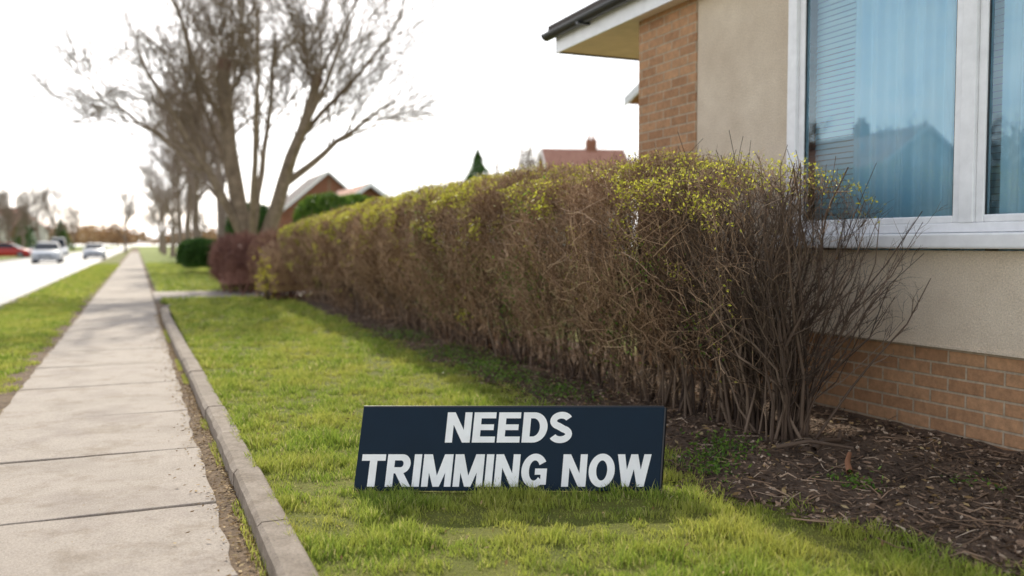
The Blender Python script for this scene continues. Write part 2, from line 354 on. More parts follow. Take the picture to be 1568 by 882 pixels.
V,F=tubes(Pp,Rr,4); npmesh('twig_litter',V,F,mat=M['chip'],parent=ml)
n=700; Y=1.9+rng.uniform(0,1,n)**1.4*8; e=soiledge(Y); X=e+rng.uniform(0,1,n)*(3.9-e); P=np.stack([X,Y,soilz(X,Y)+.012],-1)
V,F=leafquads(P,.02+0*X); V[:,2]=np.repeat(P[:,2],4)+(V[:,2]-np.repeat(P[:,2],4))*.5; npmesh('fallen_leaves',V,F,mat=M['litter'],parent=ml)
def stick(name,pts,r,mat,parent):
    P=np.array([pts],float); R=np.linspace(r,r*.6,len(pts))[None]; V,F=tubes(P,R,7); return npmesh(name,V,F,mat=mat,parent=parent,smooth=True)
stick('fallen_branch',[(3.0,3.35,.17),(3.15,3.45,.18),(3.3,3.5,.16),(3.42,3.62,.17)],.016,M['twigd'],ml)
stick('fallen_branch',[(2.9,3.5,.16),(3.02,3.4,.2),(3.2,3.3,.17)],.012,M['twigd'],ml)
stick('fallen_branch',[(3.1,2.9,.16),(3.3,2.95,.17),(3.45,3.1,.17)],.007,M['twigd'],ml)
stick('orange_bark',[(2.96,3.07,.13),(3.03,3.16,.15),(3.12,3.24,.165)],.016,M['orange'],ml)
# ------------------------------------------------------------------ hedge
CX=3.12
def ztop(y): return np.interp(y,[3.3,3.6,4,5,6.5,9,12,15,17.8],[1.44,1.55,1.61,1.67,1.73,1.74,1.68,1.62,1.5])+.03*np.sin(y*7)+.02*np.sin(y*17)+.025*np.sin(y*3)
def ztx(y,x): 
    t=np.clip(np.abs(x-3.08)/.55,0,1); return ztop(y)-.15*t**2.6+.025*np.sin(x*21+y*9)
def lof(z,y): return np.interp(z,[0,.3,.55,.8,1.1,1.35,1.5,1.6,1.75],[.04,.12,.3,.48,.59,.6,.54,.42,.25])+.07*np.sin(y*2.3+z*2)+.05*np.sin(y*5.1+3*z)+.035*np.sin(y*9.7-6*z)
def rof(z,y): return np.interp(z,[0,.3,.7,1.1,1.5,1.62],[.1,.2,.3,.4,.44,.32])
def yend(z): return 3.85-.33*np.clip(z/1.3,0,1)
hp=empty('hedge')
L1=[]
ys=np.arange(3.78,17.6,.27)
Ps=[]
for y in ys:
    cnt=36 if y<4.1 else (20 if y<5.2 else 12)
    for i in range(cnt):
        yy=y+rng.normal(0,.05); b0=np.array([CX+.06+rng.normal(0,.05),yy,.1])
        ty=y+rng.normal(0,.26); z=rng.uniform(.7,1)*ztop(ty)
        tx=CX+rng.uniform(-1,1)*(.5)
        if y<4.1: ty=y+rng.uniform(-.42,.35)
        ty=max(ty,yend(z)+.02)
        tgt=np.array([tx,ty,z]); 
        m1=b0+(tgt-b0)*np.array([.22,.22,.34])+rng.normal(0,.045,3); m2=b0+(tgt-b0)*np.array([.62,.62,.68])+rng.normal(0,.05,3)
        Ps.append([b0,(b0+m1)/2+rng.normal(0,.02,3),m1,(m1+m2)/2+rng.normal(0,.035,3),m2,(m2+tgt)/2+rng.normal(0,.025,3),tgt])
Ps=np.array(Ps); Rs=rng.uniform(.004,.0125,len(Ps))[:,None]*np.linspace(1,.28,7)[None]
L1.append(tubes(Ps,Rs,6))
A,RA=grow(Ps,Rs,10,.18,1,.18,.5,.65,.14,5,.22,.6,.0018)
k=(A[:,-1,2]<ztx(A[:,-1,1],A[:,-1,0])+.03)&(A[:,-1,1]>3.36)&(A[:,-1,0]<3.66)&(A[:,-1,0]>2.42); A=A[k];RA=RA[k]; L1.append(tubes(A,RA,4))
nearA=A[:,0,1]<8; B,RB=grow(A[nearA],RA[nearA],4,.3,1,.08,.28,.7,.1,4,.25,.6,.0013)
k=(B[:,-1,2]<ztx(B[:,-1,1],B[:,-1,0])+.05); L1.append(tubes(B[k],RB[k],3))
V,F=merge(L1); npmesh('stems',V,F,mat=M['twigd'],parent=hp)
S=[]
for i in range(18):
    b0=np.array([3.25+rng.normal(0,.04),3.78+rng.normal(0,.06),.12]); t=np.array([rng.uniform(3.45,3.76),rng.uniform(3.3,3.65),rng.uniform(.75,1.35)])
    S.append([b0,b0+(t-b0)*np.array([.2,.2,.3])+rng.normal(0,.025,3),b0+(t-b0)*np.array([.5,.5,.55])+rng.normal(0,.035,3),b0+(t-b0)*.8+rng.normal(0,.03,3),t])
S=np.array(S);RS=rng.uniform(.004,.008,18)[:,None]*np.linspace(1,.3,5)[None]
A2,RA2=grow(S,RS,5,.4,1,.1,.26,.6,.15,4,.25,.7,.0015); B2,RB2=grow(A2,RA2,3,.3,1,.05,.14,.6,.1,3,.2,.7,.0012)
k=A2[:,-1,0]<3.88; A2=A2[k];RA2=RA2[k]; k=B2[:,-1,0]<3.9; B2=B2[k];RB2=RB2[k]
nT=260; T0=np.stack([rng.uniform(2.6,3.5,nT),3.4+rng.uniform(0,1,nT)**1.6*12,np.full(nT,1.5)],-1); T0[:,2]=ztx(T0[:,1],T0[:,0])-.08
d=norm(rng.normal(0,.4,(nT,3))+np.array([0,0,1.])); ll=rng.uniform(.4,1.2,(nT,1)); ll[:10]=1.6; T1=np.stack([T0,T0+d*.09*ll,T0+d*.18*ll+rng.normal(0,.01,(nT,3))],1)
V,F=merge([tubes(S,RS,6),tubes(A2,RA2,4),tubes(B2,RB2,3),tubes(T1,np.full((nT,3),.0018),3)]); npmesh('stray_branches',V,F,mat=M['twigd'],parent=hp)
def sample(n,y0,y1,shell=.12):
    y=rng.uniform(y0,y1,n); u=rng.uniform(size=n)
    z=ztop(y)*np.clip(rng.uniform(0,1,n)**.75,.08,1)
    top=u>.62
    xl=CX-lof(z,y); xr=CX+rof(z,y)
    x=np.where(top,rng.uniform(0,1,n)*1.0+CX-.56,np.where(u<.46,xl+rng.exponential(shell,n),xl+rng.uniform(size=n)*(xr-xl)))
    z=np.where(top,ztx(y,x)-rng.exponential(shell*.6,n),z); z=np.clip(z,.12,ztx(y,x)+.01)
    x=np.clip(x,None,CX+rof(z,y))
    k=y>yend(z)+rng.exponential(.05,n)
    return np.stack([x,y,z],-1)[k]
Lf=[]
for (y0,y1,dens,rad,ln) in [(3.3,4.4,2600,.0014,.13),(4.4,7,10000,.0017,.135),(7,11,5400,.0027,.165),(11,17.7,3000,.0043,.2)]:
    P=sample(int(dens*(y1-y0)),y0,y1); n=len(P)
    cl=snoise(P[:,1],P[:,2]*1.3,7,41)
    k=rng.uniform(size=n)<np.clip(-.1+1.15*P[:,2]+.6*cl,0.04,1); P=P[k]; n=len(P)
    P[:,0]-=.07*snoise(P[:,1],P[:,2],11,42)
    root=np.stack([CX+0*P[:,0],P[:,1]+rng.normal(0,.3,n),P[:,2]*0-.1],-1)
    d=norm(norm(P-root)+rng.normal(0,.58,(n,3))); l=ln*rng.uniform(.5,1.5,n)
    Q=[P-d*l[:,None]*.5]; 
    for j in range(3):
        Q.append(Q[-1]+d*(l/3)[:,None]); d=norm(d+rng.normal(0,.28,(n,3)))
    Q=np.stack(Q,1); k=Q[:,-1,2]<ztx(Q[:,-1,1],Q[:,-1,0])+rng.exponential(.04,n)+.01; Q=Q[k]; n=len(Q)
    Lf.append(tubes(Q,rad*rng.uniform(.6,1.3,n)[:,None]*np.array([1,.9,.75,.5])[None],3))
n=520; y=rng.uniform(3.7,10,n); z=rng.uniform(.45,1.5,n); x=CX-lof(z,y)-rng.uniform(-.02,.06,n); P=np.stack([x,y,z],-1)
d=norm(np.stack([rng.normal(0,.15,n),rng.choice([-1,1],n)*1.0,rng.normal(.1,.45,n)],-1)); Q=[P]
for j in range(5): Q.append(Q[-1]+d*.07); d=norm(d+rng.normal(0,.16,(n,3))*np.array([.4,1,1]))
Lf.append(tubes(np.stack(Q,1),np.full((n,6),.0019)*np.linspace(1,.5,6)[None],3))
V,F=merge(Lf); npmesh('fine_twigs',V,F,mat=M['twig'],parent=hp)
Lf=[]
for (y0,y1,dens,s) in [(3.6,4.5,350,.009),(4.5,7.5,4600,.0105),(7.5,11,4000,.015),(11,17.7,2500,.024)]:
    P=sample(int(dens*(y1-y0)),y0,y1,.18); k=rng.uniform(size=len(P))<np.clip(-.15+.9*P[:,2]+.5*snoise(P[:,1],P[:,2],6,43),0,1); P=P[k]; P[:,0]+=.03
    Lf.append(leafquads(P,s+0*P[:,0]))
V,F=merge(Lf); npmesh('dry_leaves',V,F,mat=M['deadleaf'],parent=hp)
Lf=[]
for (y0,y1,dens,s) in [(3.45,7,3600,.0085),(7,11,3200,.013),(11,17.7,2000,.02)]:
    n=int(dens*(y1-y0)); y=rng.uniform(y0,y1,n); x=CX-.6+rng.uniform(0,1,n)**1.3*1.05; z=ztx(y,x)-rng.exponential(.045,n)+.03
    P=np.stack([x,y,z],-1); k=(x<3.56)&(rng.uniform(size=n)<.65+.7*snoise(y,x,5,3)); P=P[k]
    Lf.append(leafquads(P,s+0*P[:,0]))
    n=int(dens*.6*(y1-y0)); y=rng.uniform(y0,y1,n); z=ztop(y)-.05-rng.exponential(.2,n); z=np.clip(z,.4,None); x=CX-lof(z,y)-rng.uniform(-.07,.02,n)
    k=(snoise(y*1.0,z,9,8)>.12); P=np.stack([x,y,z],-1)[k]; Lf.append(leafquads(P,s*1.1+0*P[:,0]))
for (cy,cz) in [(15.5,.55),(8.0,.5),(6.1,1.45),(7.2,1.5),(10,1.45),(16.1,.8),(5.4,1.45),(8.6,1.4),(6.7,1.3),(9.3,1.45),(7.8,1.3)]:
    n=70; P=np.stack([CX-lof(cz,cy)-.03+rng.normal(0,.03,n),cy+rng.normal(0,.05,n),cz+rng.normal(0,.05,n)],-1); Lf.append(leafquads(P,.015+0*P[:,0]))
V,F=merge(Lf); npmesh('new_leaves',V,F,mat=M['newleaf'],parent=hp)
Lf=[]
for i in range(22):
    cy=rng.uniform(4.1,9); cz=rng.uniform(.45,1.35); n=150
    P=np.stack([CX-lof(cz,cy)+.09+rng.normal(0,.07,n),cy+rng.normal(0,.14,n),cz+rng.normal(0,.12,n)],-1); Lf.append(leafquads(P,.011+0*P[:,0]))
V,F=merge(Lf); npmesh('green_leaves',V,F,mat=M['greenleaf'],parent=hp)
Lf=[]
for (cx,cy,r) in [(2.62,3.62,.07),(2.45,3.45,.07),(2.85,3.8,.08),(2.75,5.7,.16),(2.7,6.6,.2),(2.8,8.2,.25),(2.6,4.6,.1),(2.85,10,.3),(2.8,7.3,.2),(2.9,3.0,.05),(3.3,2.7,.05)]:
    n=int(420*r/.15); P=np.stack([cx+rng.normal(0,r*.8,n),cy+rng.normal(0,r*1.4,n),.1+np.abs(rng.normal(0,.03,n))],-1); Lf.append(leafquads(P,.012+0*P[:,0]))
V,F=merge(Lf); npmesh('weeds',V,F,mat=M['greenleaf'])
# ------------------------------------------------------------------ shrubs
def shrub(name,c,r,mat,twmat=None,nl=5000,s=.03,nt_=0):
    c=np.array(c);r=np.array(r); e=empty(name)
    d=norm(rng.normal(size=(nl,3))); d[:,2]=np.abs(d[:,2])*1.0-.25*(rng.uniform(size=nl)<.4)
    dd=d/ (np.sum(np.abs(d)**2.8,axis=1,keepdims=True)**(1/2.8))
    rad=1-rng.exponential(.07,nl); rad*=1+.1*snoise(d[:,0]*6,d[:,1]*6+d[:,2]*5,1,5)
    P=c+dd*r*rad[:,None]; P=P[P[:,2]>.03]
    if mat: 
        V,F=leafquads(P,s+0*P[:,0]); npmesh('leaves',V,F,mat=mat,parent=e)
    if nt_:
        P=c+dd[:nt_]*r*(rad[:nt_]**2)[:,None]; P=P[P[:,2]>.05]; n=len(P); q=norm(norm(P-(c*np.array([1,1,0])))+rng.normal(0,.4,(n,3)))
        l=rng.uniform(.12,.35,n)[:,None]; Q=np.stack([P-q*l*.6,P,P+q*l*.4+rng.normal(0,.02,(n,3))],1)
        V,F=tubes(Q,np.full((n,3),.0055)*np.array([1,.9,.6])[None],3); npmesh('twigs',V,F,mat=twmat,parent=e)
        st=np.repeat((c*np.array([1,1,0]))[None],60,0)+rng.normal(0,1,(60,3))*np.array([r[0]*.4,r[1]*.4,0]); tp=P[rng.integers(0,n,60)]
        V,F=tubes(np.stack([st,(st+tp)/2+rng.normal(0,.05,(60,3)),tp],1),np.full((60,3),.014),4); npmesh('stems',V,F,mat=twmat,parent=e)
    u,v=np.meshgrid(np.linspace(0,2*np.pi,24,endpoint=False),np.linspace(.02,np.pi/2+.5,12),indexing='ij')
    dv=np.stack([np.cos(u)*np.sin(v),np.sin(u)*np.sin(v),np.cos(v)],-1); dv=dv/(np.sum(np.abs(dv)**2.8,axis=-1,keepdims=True)**(1/2.8))
    V=(c+dv*r*.78).reshape(-1,3); V[:,2]=np.maximum(V[:,2],0.0); i=np.arange(24)[:,None]; j=np.arange(11)[None]
    F=np.stack([i*12+j,i*12+j+1,((i+1)%24)*12+j+1,((i+1)%24)*12+j],-1).reshape(-1,4)
    npmesh('core',V,F,mat=(mat or M['twigr']),parent=e,smooth=True)
    return e
shrub('reddish_shrub',(2.85,18.9,.6),(.75,1.3,.88),M['deadleaf'],M['twigr'],1500,.03,7000)
shrub('reddish_shrub',(2.3,22.0,.6),(.72,1.7,.78),None,M['twigr'],6000,.03,6000)
shrub('clipped_round_bush',(2.25,36.7,.62),(.85,1.2,.78),M['darkleaf'],None,9000,.06)
shrub('evergreen_shrub',(3.9,34,1.3),(.9,1,1.4),M['darkleaf'],None,6000,.07)
shrub('evergreen_shrub',(7.1,36,1.3),(1.4,1.2,1.9),M['greenleaf'],None,8000,.08)
shrub('evergreen_shrub',(8.6,38,1.4),(1.3,1.2,1.9),M['greenleaf'],None,8000,.08)
n=160;P=np.stack([rng.normal(2.25,.09,n),rng.normal(17.6,.2,n),.55+rng.normal(0,.22,n)],-1); V,F=leafquads(P,.035+0*P[:,0])
fs=empty('forsythia_shrub'); npmesh('blossom',V,F,mat=M['yellow'],parent=fs)
Q=np.stack([np.repeat([[2.35,17.7,.05]],14,0),P[:14]*.5+np.array([1.17,8.85,.1]),P[:14]],1); V,F=tubes(Q,np.full((14,3),.006),4); npmesh('stems',V,F,mat=M['twigd'],parent=fs)
# ------------------------------------------------------------------ trees
def limb(pts,K=9):
    pts=np.array(pts,float); t=np.linspace(0,len(pts)-1,K); i=np.arange(len(pts))
    P=np.stack([np.interp(t,i,pts[:,a]) for a in range(3)],-1)
    P[1:-1]=.5*P[1:-1]+.25*(P[:-2]+P[2:]); P[1:-1]+=rng.normal(0,.035,(K-2,3)); return P
def maintree():
    limbs=[([(0,0,-.2),(-.1,0,1.2),(-.5,.1,3.0),(-.7,.2,4.8),(-.75,.2,6.4)],.27,.17),
           ([(.25,0,-.2),(.5,0,1.5),(1.0,-.1,3.0),(1.5,-.1,4.3),(1.95,0,5.9)],.25,.13),
           ([(-.1,.1,1.0),(-.65,-.3,2.4),(-1.3,-.5,3.8),(-2.1,-.6,5.1),(-2.9,-.6,6.6)],.15,.035),
           ([(0,.1,1.4),(.15,.6,3.0),(.25,.9,4.8),(.5,1.1,7.4)],.12,.035),
           ([(.05,-.1,1.2),(.35,-.9,3.2),(.7,-1.6,5.0),(.9,-2.2,7.2)],.11,.03),
           ([(.9,-.1,2.8),(1.9,.3,3.7),(2.9,.4,4.5),(4.1,.5,5.3)],.12,.03),
           ([(1.0,-.1,3.1),(1.7,-.8,4.3),(2.5,-1.3,5.6),(3.3,-1.6,7.3)],.1,.03),
           ([(-.4,.1,2.8),(-1.2,.8,4.2),(-1.9,1.5,5.6),(-2.4,2.0,7.4)],.1,.03),
           ([(-1.0,-.4,3.2),(-2.2,-.3,4.0),(-3.3,.1,4.7),(-4.4,.2,5.3)],.08,.025),
           ([(-.6,.15,4.2),(-1.2,-.3,5.6),(-1.8,-.6,7.4),(-2.0,-.7,8.8)],.08,.025),
           ([(1.4,-.1,4.1),(1.6,.5,5.5),(2.3,1.0,7.2),(3.0,1.3,8.8)],.08,.025),
           ([(1.6,.1,4.4),(2.6,.5,5.6),(3.6,.8,6.8),(4.3,.9,8.0)],.08,.025)]
    P=np.array([limb(l[0]) for l in limbs]); R=np.array([np.linspace(l[1],l[2],9) for l in limbs])
    L=[tubes(P,R,10)]
    caps=[]
    for i in (0,1):
        e=P[i,-1]; d=norm(P[i,-1]-P[i,-2]); caps.append(np.array([e-d*.35,e-d*.1,e,e+d*.04,e+d*.05])) 
    cp=tubes(np.array(caps),np.array([[.165,.2,.19,.13,.005],[.13,.18,.16,.11,.005]]),10)
    A,RA=grow(P[2:],R[2:],8,.4,1,1.8,3.6,.66,.1,8,.11,.4,.016,.35)
    A1,RA1=grow(P[:2],R[:2],6,.93,1,2,3.2,.75,.35,8,.1,.2,.018,.35)
    A0,RA0=grow(P[:2],R[:2],6,.5,.95,1.5,3,.8,.2,8,.1,.15,.016,.35)
    A=np.concatenate([A,A1,A0]);RA=np.concatenate([RA,RA1,RA0]); L.append(tubes(A,RA,5))
    B,RB=grow(A,RA,9,.2,1,.9,1.9,.58,.03,6,.11,.5,.01,.55); L.append(tubes(B,RB,4))
    C,RC=grow(B,RB,8,.15,1,.4,1.0,.5,.0,4,.12,.6,.0072,.7); L.append(tubes(C,RC,3))
    return L,cp
def place(V,pos,rz,s=1):
    c,s_=math.cos(rz),math.sin(rz); M_=np.array([[c,-s_,0],[s_,c,0],[0,0,1]]); return (V*s)@M_.T+np.array(pos)
L,cp=maintree(); V,F=merge(L); te=empty('bare_tree',(3.0,26.2,0),math.radians(-22.9))
npmesh('trunk_and_branches',V,F,mat=M['bark'],parent=te,smooth=True); npmesh('pruned_stub',cp[0],cp[1],mat=M['cut'],parent=te,smooth=True)
def tree(h=9,n1=8,n2=8,n3=7,n4=5,tr=.22,sp=.6,rm=.009):
    tk=limb([(0,0,-.2),(.05,0,h*.18),(-.05,.1,h*.4),(.1,0,h*.75)]); P=tk[None]; R=np.linspace(tr,tr*.25,9)[None]
    L=[tubes(P,R,8)]
    A,RA=grow(P,R,n1+3,.3,1,h*.3,h*.55,sp*1.15,.2,6,.12,.55,.035,.3); L.append(tubes(A,RA,5))
    B,RB=grow(A,RA,n2,.25,1,h*.12,h*.26,.6,.12,5,.14,.5,.015,.4); L.append(tubes(B,RB,4))
    C,RC=grow(B,RB,n3,.2,1,h*.06,h*.13,.55,.08,4,.15,.6,rm,.5); L.append(tubes(C,RC,3))
    if n4:
        D,RD=grow(C,RC,n4,.2,1,h*.03,h*.07,.5,.1,3,.15,.7,rm*.8,.6); L.append(tubes(D,RD,3))
    return merge(L)
base=[tree(9,8,8,7,3,rm=.012),tree(9.5,7,8,7,3,sp=.62,rm=.012)]
mesh_t=[]
for V,F in base:
    o=npmesh('tmp',V,F,mat=M['bark2'],smooth=True); mesh_t.append(o.data); bpy.data.objects.remove(o)
for i,(x,y,s,r) in enumerate([(3.2,38,1.15,.3),(2.8,47,1.2,2),(2.9,58,1.2,4),(3.0,71,1.25,1),(3.1,88,1.2,5),(2.9,108,1.2,2.6),(3.2,135,1,.7),(-1.6,150,1,.5),(-11.5,128,1.0,1.6),(-12.5,165,1.1,3),(-14,112,.85,.2),(3.6,160,1.1,.2),(-11.8,200,1,0)]):
    o=bpy.data.objects.new('bare_tree',mesh_t[i%2]); o.location=(x,y,0); o.scale=(s,s,s); o.rotation_euler=(0,0,r); link(o)
V0,F0=tree(8,7,6,6,0,rm=.035)
Ld=[]
for i in range(84):
    if i<34: x=rng.uniform(-60,-16); y=rng.uniform(170,300)
    elif i<52: x=rng.uniform(5,60); y=rng.uniform(110,230)
    elif i<66: x=rng.uniform(-24,-13); y=rng.uniform(115,160)
    else: x=rng.uniform(-36,-26); y=rng.uniform(14,70)
    s=rng.uniform(.7,1.05); Ld.append((place(V0,(x,y,0),rng.uniform(0,6.28),s),F0))
for (x,y,s) in [(34,78,1.25),(36,80,1.15)]: Ld.append((place(V0,(x,y,0),1.,s),F0))
V,F=merge(Ld); npmesh('distant_trees',V,F,mat=M['bark2'])
P=[]
for i in range(90):
    x=rng.uniform(-140,90); y=rng.uniform(260,340); r=rng.uniform(3,7); n=260
    d=norm(rng.normal(size=(n,3))); d[:,2]=np.abs(d[:,2]); P.append(np.array([x,y,1.5])+d*np.array([r*1.4,r,r*.9])*rng.uniform(.6,1.05,(n,1)))
for i in range(20):
    x=rng.uniform(-28,-19); y=rng.uniform(10,70); n=500; d=norm(rng.normal(size=(n,3))); d[:,2]=np.abs(d[:,2]); P.append(np.array([x,y,0])+d*np.array([2,2.4,2.2])*rng.uniform(.6,1.05,(n,1)))
P=np.concatenate(P); V,F=leafquads(P,np.where(P[:,1]<100,.18,.7)); npmesh('distant_shrubs',V,F,mat=M['deadleaf'])
def conifer(x,y,h,r):
    n=6000; t=rng.uniform(0,1,n)**.7; z=h*(.12+.88*(1-t)); a=rng.uniform(0,6.28,n); rr=r*t*(.55+.45*np.abs(np.sin(t*26+a*2)))*rng.uniform(.4,1,n)
    P=np.stack([rr*np.cos(a),rr*np.sin(a),z-.2*rr],-1); V,F=leafquads(P,.12+0*z)
    e=empty('conifer_tree',(x,y,0)); npmesh('needles',V,F,mat=M['darkleaf'],parent=e)
    V,F=tubes(np.array([[(0,0,-.1),(0,0,h*.5),(0,0,h*.97)]],float),np.array([[.2,.1,.02]]),7); npmesh('trunk',V,F,mat=M['bark'],parent=e)
conifer(18.9,50,6.9,3.4); conifer(-17,165,7,3); conifer(-13,185,6,3)
# ------------------------------------------------------------------ houses
def genhouse(name,x,y,w,dp,ev,rg,axis,wm,rm,chim=None,rz=0):
    e=empty(name,(x,y,0),rz); hx,hy=w/2,dp/2
    wv=[(-hx,-hy,0),(hx,-hy,0),(hx,hy,0),(-hx,hy,0),(-hx,-hy,ev),(hx,-hy,ev),(hx,hy,ev),(-hx,hy,ev)]
    o=.35
    if axis=='x':
        V=wv+[(-hx,0,rg),(hx,0,rg)]; F=[(0,1,5,4),(1,2,6,9,5),(2,3,7,6),(3,0,4,8,7)]
        k=(rg-ev)/hy; zo=ev-k*o
        R=[(-hx-o,-hy-o,zo),(hx+o,-hy-o,zo),(hx+o,0,rg),(-hx-o,0,rg),(hx+o,hy+o,zo),(-hx-o,hy+o,zo)]
    else:
        V=wv+[(0,-hy,rg),(0,hy,rg)]; F=[(0,1,5,8,4),(1,2,6,5),(2,3,7,9,6),(3,0,4,7)]
        k=(rg-ev)/hx; zo=ev-k*o
        R=[(-hx-o,hy+o,zo),(-hx-o,-hy-o,zo),(0,-hy-o,rg),(0,hy+o,rg),(hx+o,-hy-o,zo),(hx+o,hy+o,zo)]
    pm('walls',V,F,wm,e)
    RV=[(a,b,c+.06) for a,b,c in R]+[(a,b,c+.18) for a,b,c in R]
    RF=[(6,7,8,9),(9,8,10,11),(3,2,1,0),(5,4,2,3),(0,1,7,6),(1,2,8,7),(2,4,10,8),(4,5,11,10),(5,3,9,11),(3,0,6,9)]
    pm('roof',RV,RF,rm,e)
    for s in (-1,1):
        if axis=='x':
            X=s*(hx+o+.03); P=[(X,-hy-o,zo),(X,0,rg),(X,hy+o,zo)]
        else:
            Yq=s*(hy+o+.03); P=[(-hx-o,Yq,zo),(0,Yq,rg),(hx+o,Yq,zo)]
        th=.03; off=(th*(axis=='x'),th*(axis!='x'))
        vv=[]
        for p in P:
            for dz in (0,.2):
                for sg in (-.5,.5): vv.append((p[0]+sg*off[0],p[1]+sg*off[1],p[2]+dz))
        ff=[]
        for q in (0,4): ff+=[(q,q+4,q+6,q+2),(q+1,q+3,q+7,q+5),(q+2,q+6,q+7,q+3),(q,q+1,q+5,q+4)]
        pm('bargeboard',vv,ff,M['upvc'],e)
    fl=max(1,int(round(ev/2.7)))
    for f in range(fl):
        zb=1.0+2.6*f
        for t in (-.5,.5):
            for side in ('f','s','t'):
                if side=='f': c=(t*hx*1.0,-hy); a=(c[0]-.7,-hy-.05,zb);b_=(c[0]+.7,-hy+.0,zb+1.2); g0=(c[0]-.62,-hy-.06,zb+.08);g1=(c[0]+.62,-hy-.052,zb+1.12)
                else:
                    sx=-1 if side=='s' else 1
                    xs=sorted([sx*hx,sx*(hx+.05)]); a=(xs[0],t*hy-.7,zb);b_=(xs[1],t*hy+.7,zb+1.2); gx=sorted([sx*(hx+.052),sx*(hx+.06)]); g0=(gx[0],t*hy-.62,zb+.08);g1=(gx[1],t*hy+.62,zb+1.12)
                box('window_frame',a,b_,M['upvc'],e); box('window_pane',g0,g1,M['carglass'],e)
    box('door',(-.45,-hy-.04,0),(.45,-hy,2.05),M['darkint'],e)
    if chim is not None:
        cx,cy=chim; box('chimney',(cx-.35,cy-.3,ev),(cx+.35,cy+.3,rg+.8),M['brickr'],e)
        for s in (-.15,.15):
            V,F=tubes(np.array([[(cx+s,cy,rg+.78),(cx+s,cy,rg+1.15)]],float),np.array([[.11,.09]]),8); npmesh('chimney_pot',V,F,mat=M['tiler'],parent=e)
    return e
genhouse('distant_house',28.0,54,5.0,7,5.0,7.5,'x',M['wallw'],M['tiler'],(.6,0),math.radians(-15))
genhouse('distant_house',13.5,72,7,8,3.6,6.6,'y',M['brickr'],M['tileg'],None)
genhouse('terracotta_roofed_house',9.8,43,4.0,6,2.4,3.8,'y',M['brickr'],M['tiler'],None)
genhouse('neighbour_house',13.75,14.2,7,5,4.3,5.2,'x',M['brickr'],M['tiler'],None)
for i,(x,y) in enumerate([(-31,22),(-31,40),(-31,58),(-22,150),(-22,175),(-21,205),(-38,190)]):
    genhouse('house_across_road',x,y,8,9,4.8,7.4,'y' if i%2 else 'x',[M['brickr'],M['wallw']][i%2],[M['tiler'],M['tileg']][(i//2)%2],(0,0))
# ------------------------------------------------------------------ main house
H=empty('brick_house'); WX=3.95
YN=-4.0; YE=6.57
WY0,WY1,WZ0,WZ1=.9,4.70,1.225,2.86
def slab(name,y0,y1,z0,z1,mat,x0=WX,x1=WX+.12): return box(name,(x0,y0,z0),(x1,y1,z1),mat,H)
slab('render_below',YN,5.73,.624,1.13,M['render']); slab('render_left',WY1,5.73,1.13,3.04,M['render'])
slab('render_right',YN,WY0,1.13,3.04,M['render']); slab('render_above',WY0,WY1,WZ1,3.04,M['render'])
box('brick_plinth',(WX+.035,YN,-.1),(WX+.2,5.73,.624),M['brick'],H)
box('brick_pier',(WX-.01,5.733,-.1),(WX+.25,YE,3.04),M['brick'],H)
box('drip_bead',(WX-.012,YN,.612),(WX+.02,5.728,.626),M['render'],H)
box('end_wall',(WX+.25,YE-.25,-.1),(11,YE,3.04),M['brick'],H)
box('back_wall',(10.75,YN,-.1),(11,YE-.25,3.04),M['brick'],H); box('south_wall',(WX+.2,YN,-.1),(10.75,YN+.25,3.04),M['brick'],H)
box('room_floor',(WX+.2,YN+.25,.0),(10.75,YE-.25,.6),M['darkint'],H); box('room_ceiling',(WX+.12,YN+.25,2.95),(10.75,YE-.25,3.03),M['room'],H)
box('room_back',(7.2,YN+.25,.6),(7.3,YE-.25,2.95),M['room'],H)
fx0,fx1=WX+.0,WX+.075
def fr(name,y0,y1,z0,z1,x0=fx0,x1=fx1,b=.006): return box(name,(x0,y0,z0),(x1,y1,z1),M['upvc'],H,b)
fr('frame_bottom',WY0,WY1,WZ0,WZ0+.05); fr('frame_top',WY0,WY1,WZ1-.05,WZ1)
fr('frame_left',WY1-.085,WY1-.0,WZ0+.05,WZ1-.05,WX-.012); fr('frame_right',WY0,WY0+.07,WZ0+.05,WZ1-.05)
for my in (3.325,2.0): fr('mullion',my-.045,my+.045,WZ0+.05,WZ1-.05,WX-.006)
cells=[(3.37,WY1-.085),(2.045,3.28),(WY0+.07,1.955)]
for y0,y1 in cells:
    z0,z1=WZ0+.05,WZ1-.05
    for (a,b_,c,d) in [(y0,y0+.05,z0,z1),(y1-.05,y1,z0,z1),(y0+.05,y1-.05,z0,z0+.04),(y0+.05,y1-.05,z1-.04,z1)]:
        fr('sash',a,b_,c,d,WX+.012,WX+.06,.008)
    box('glazing_bead',(WX+.02,y0+.05,z0+.04),(WX+.03,y0+.056,z1-.04),M['gutter'],H); box('glazing_bead',(WX+.02,y1-.056,z0+.04),(WX+.03,y1-.05,z1-.04),M['gutter'],H)
    pm('pane',[(WX+.034,y0+.04,z0+.03),(WX+.034,y1-.04,z0+.03),(WX+.034,y1-.04,z1-.03),(WX+.034,y0+.04,z1-.03)],[(0,3,2,1)],M['glass'],H)
box('sill',(WX-.085,WY0-.06,1.14),(WX+.1,WY1+.07,1.222),M['upvc'],H,.012)
def curtain(y0,y1,x,amp,fq,ph):
    n=320; y=np.linspace(y0,y1,n); xx=x+amp*np.sin(y*fq+ph+1.3*np.sin(y*4))+amp*.4*np.sin(y*fq*2.3)
    V=[];
    for i in range(n): V+=[(xx[i],y[i],1.0),(xx[i]+.01*math.sin(y[i]*9),y[i],2.9)]
    F=[(2*i,2*i+2,2*i+3,2*i+1) for i in range(n-1)]
    npmesh('curtain',np.array(V),np.array(F),mat=M['curtain'],parent=H,smooth=True)
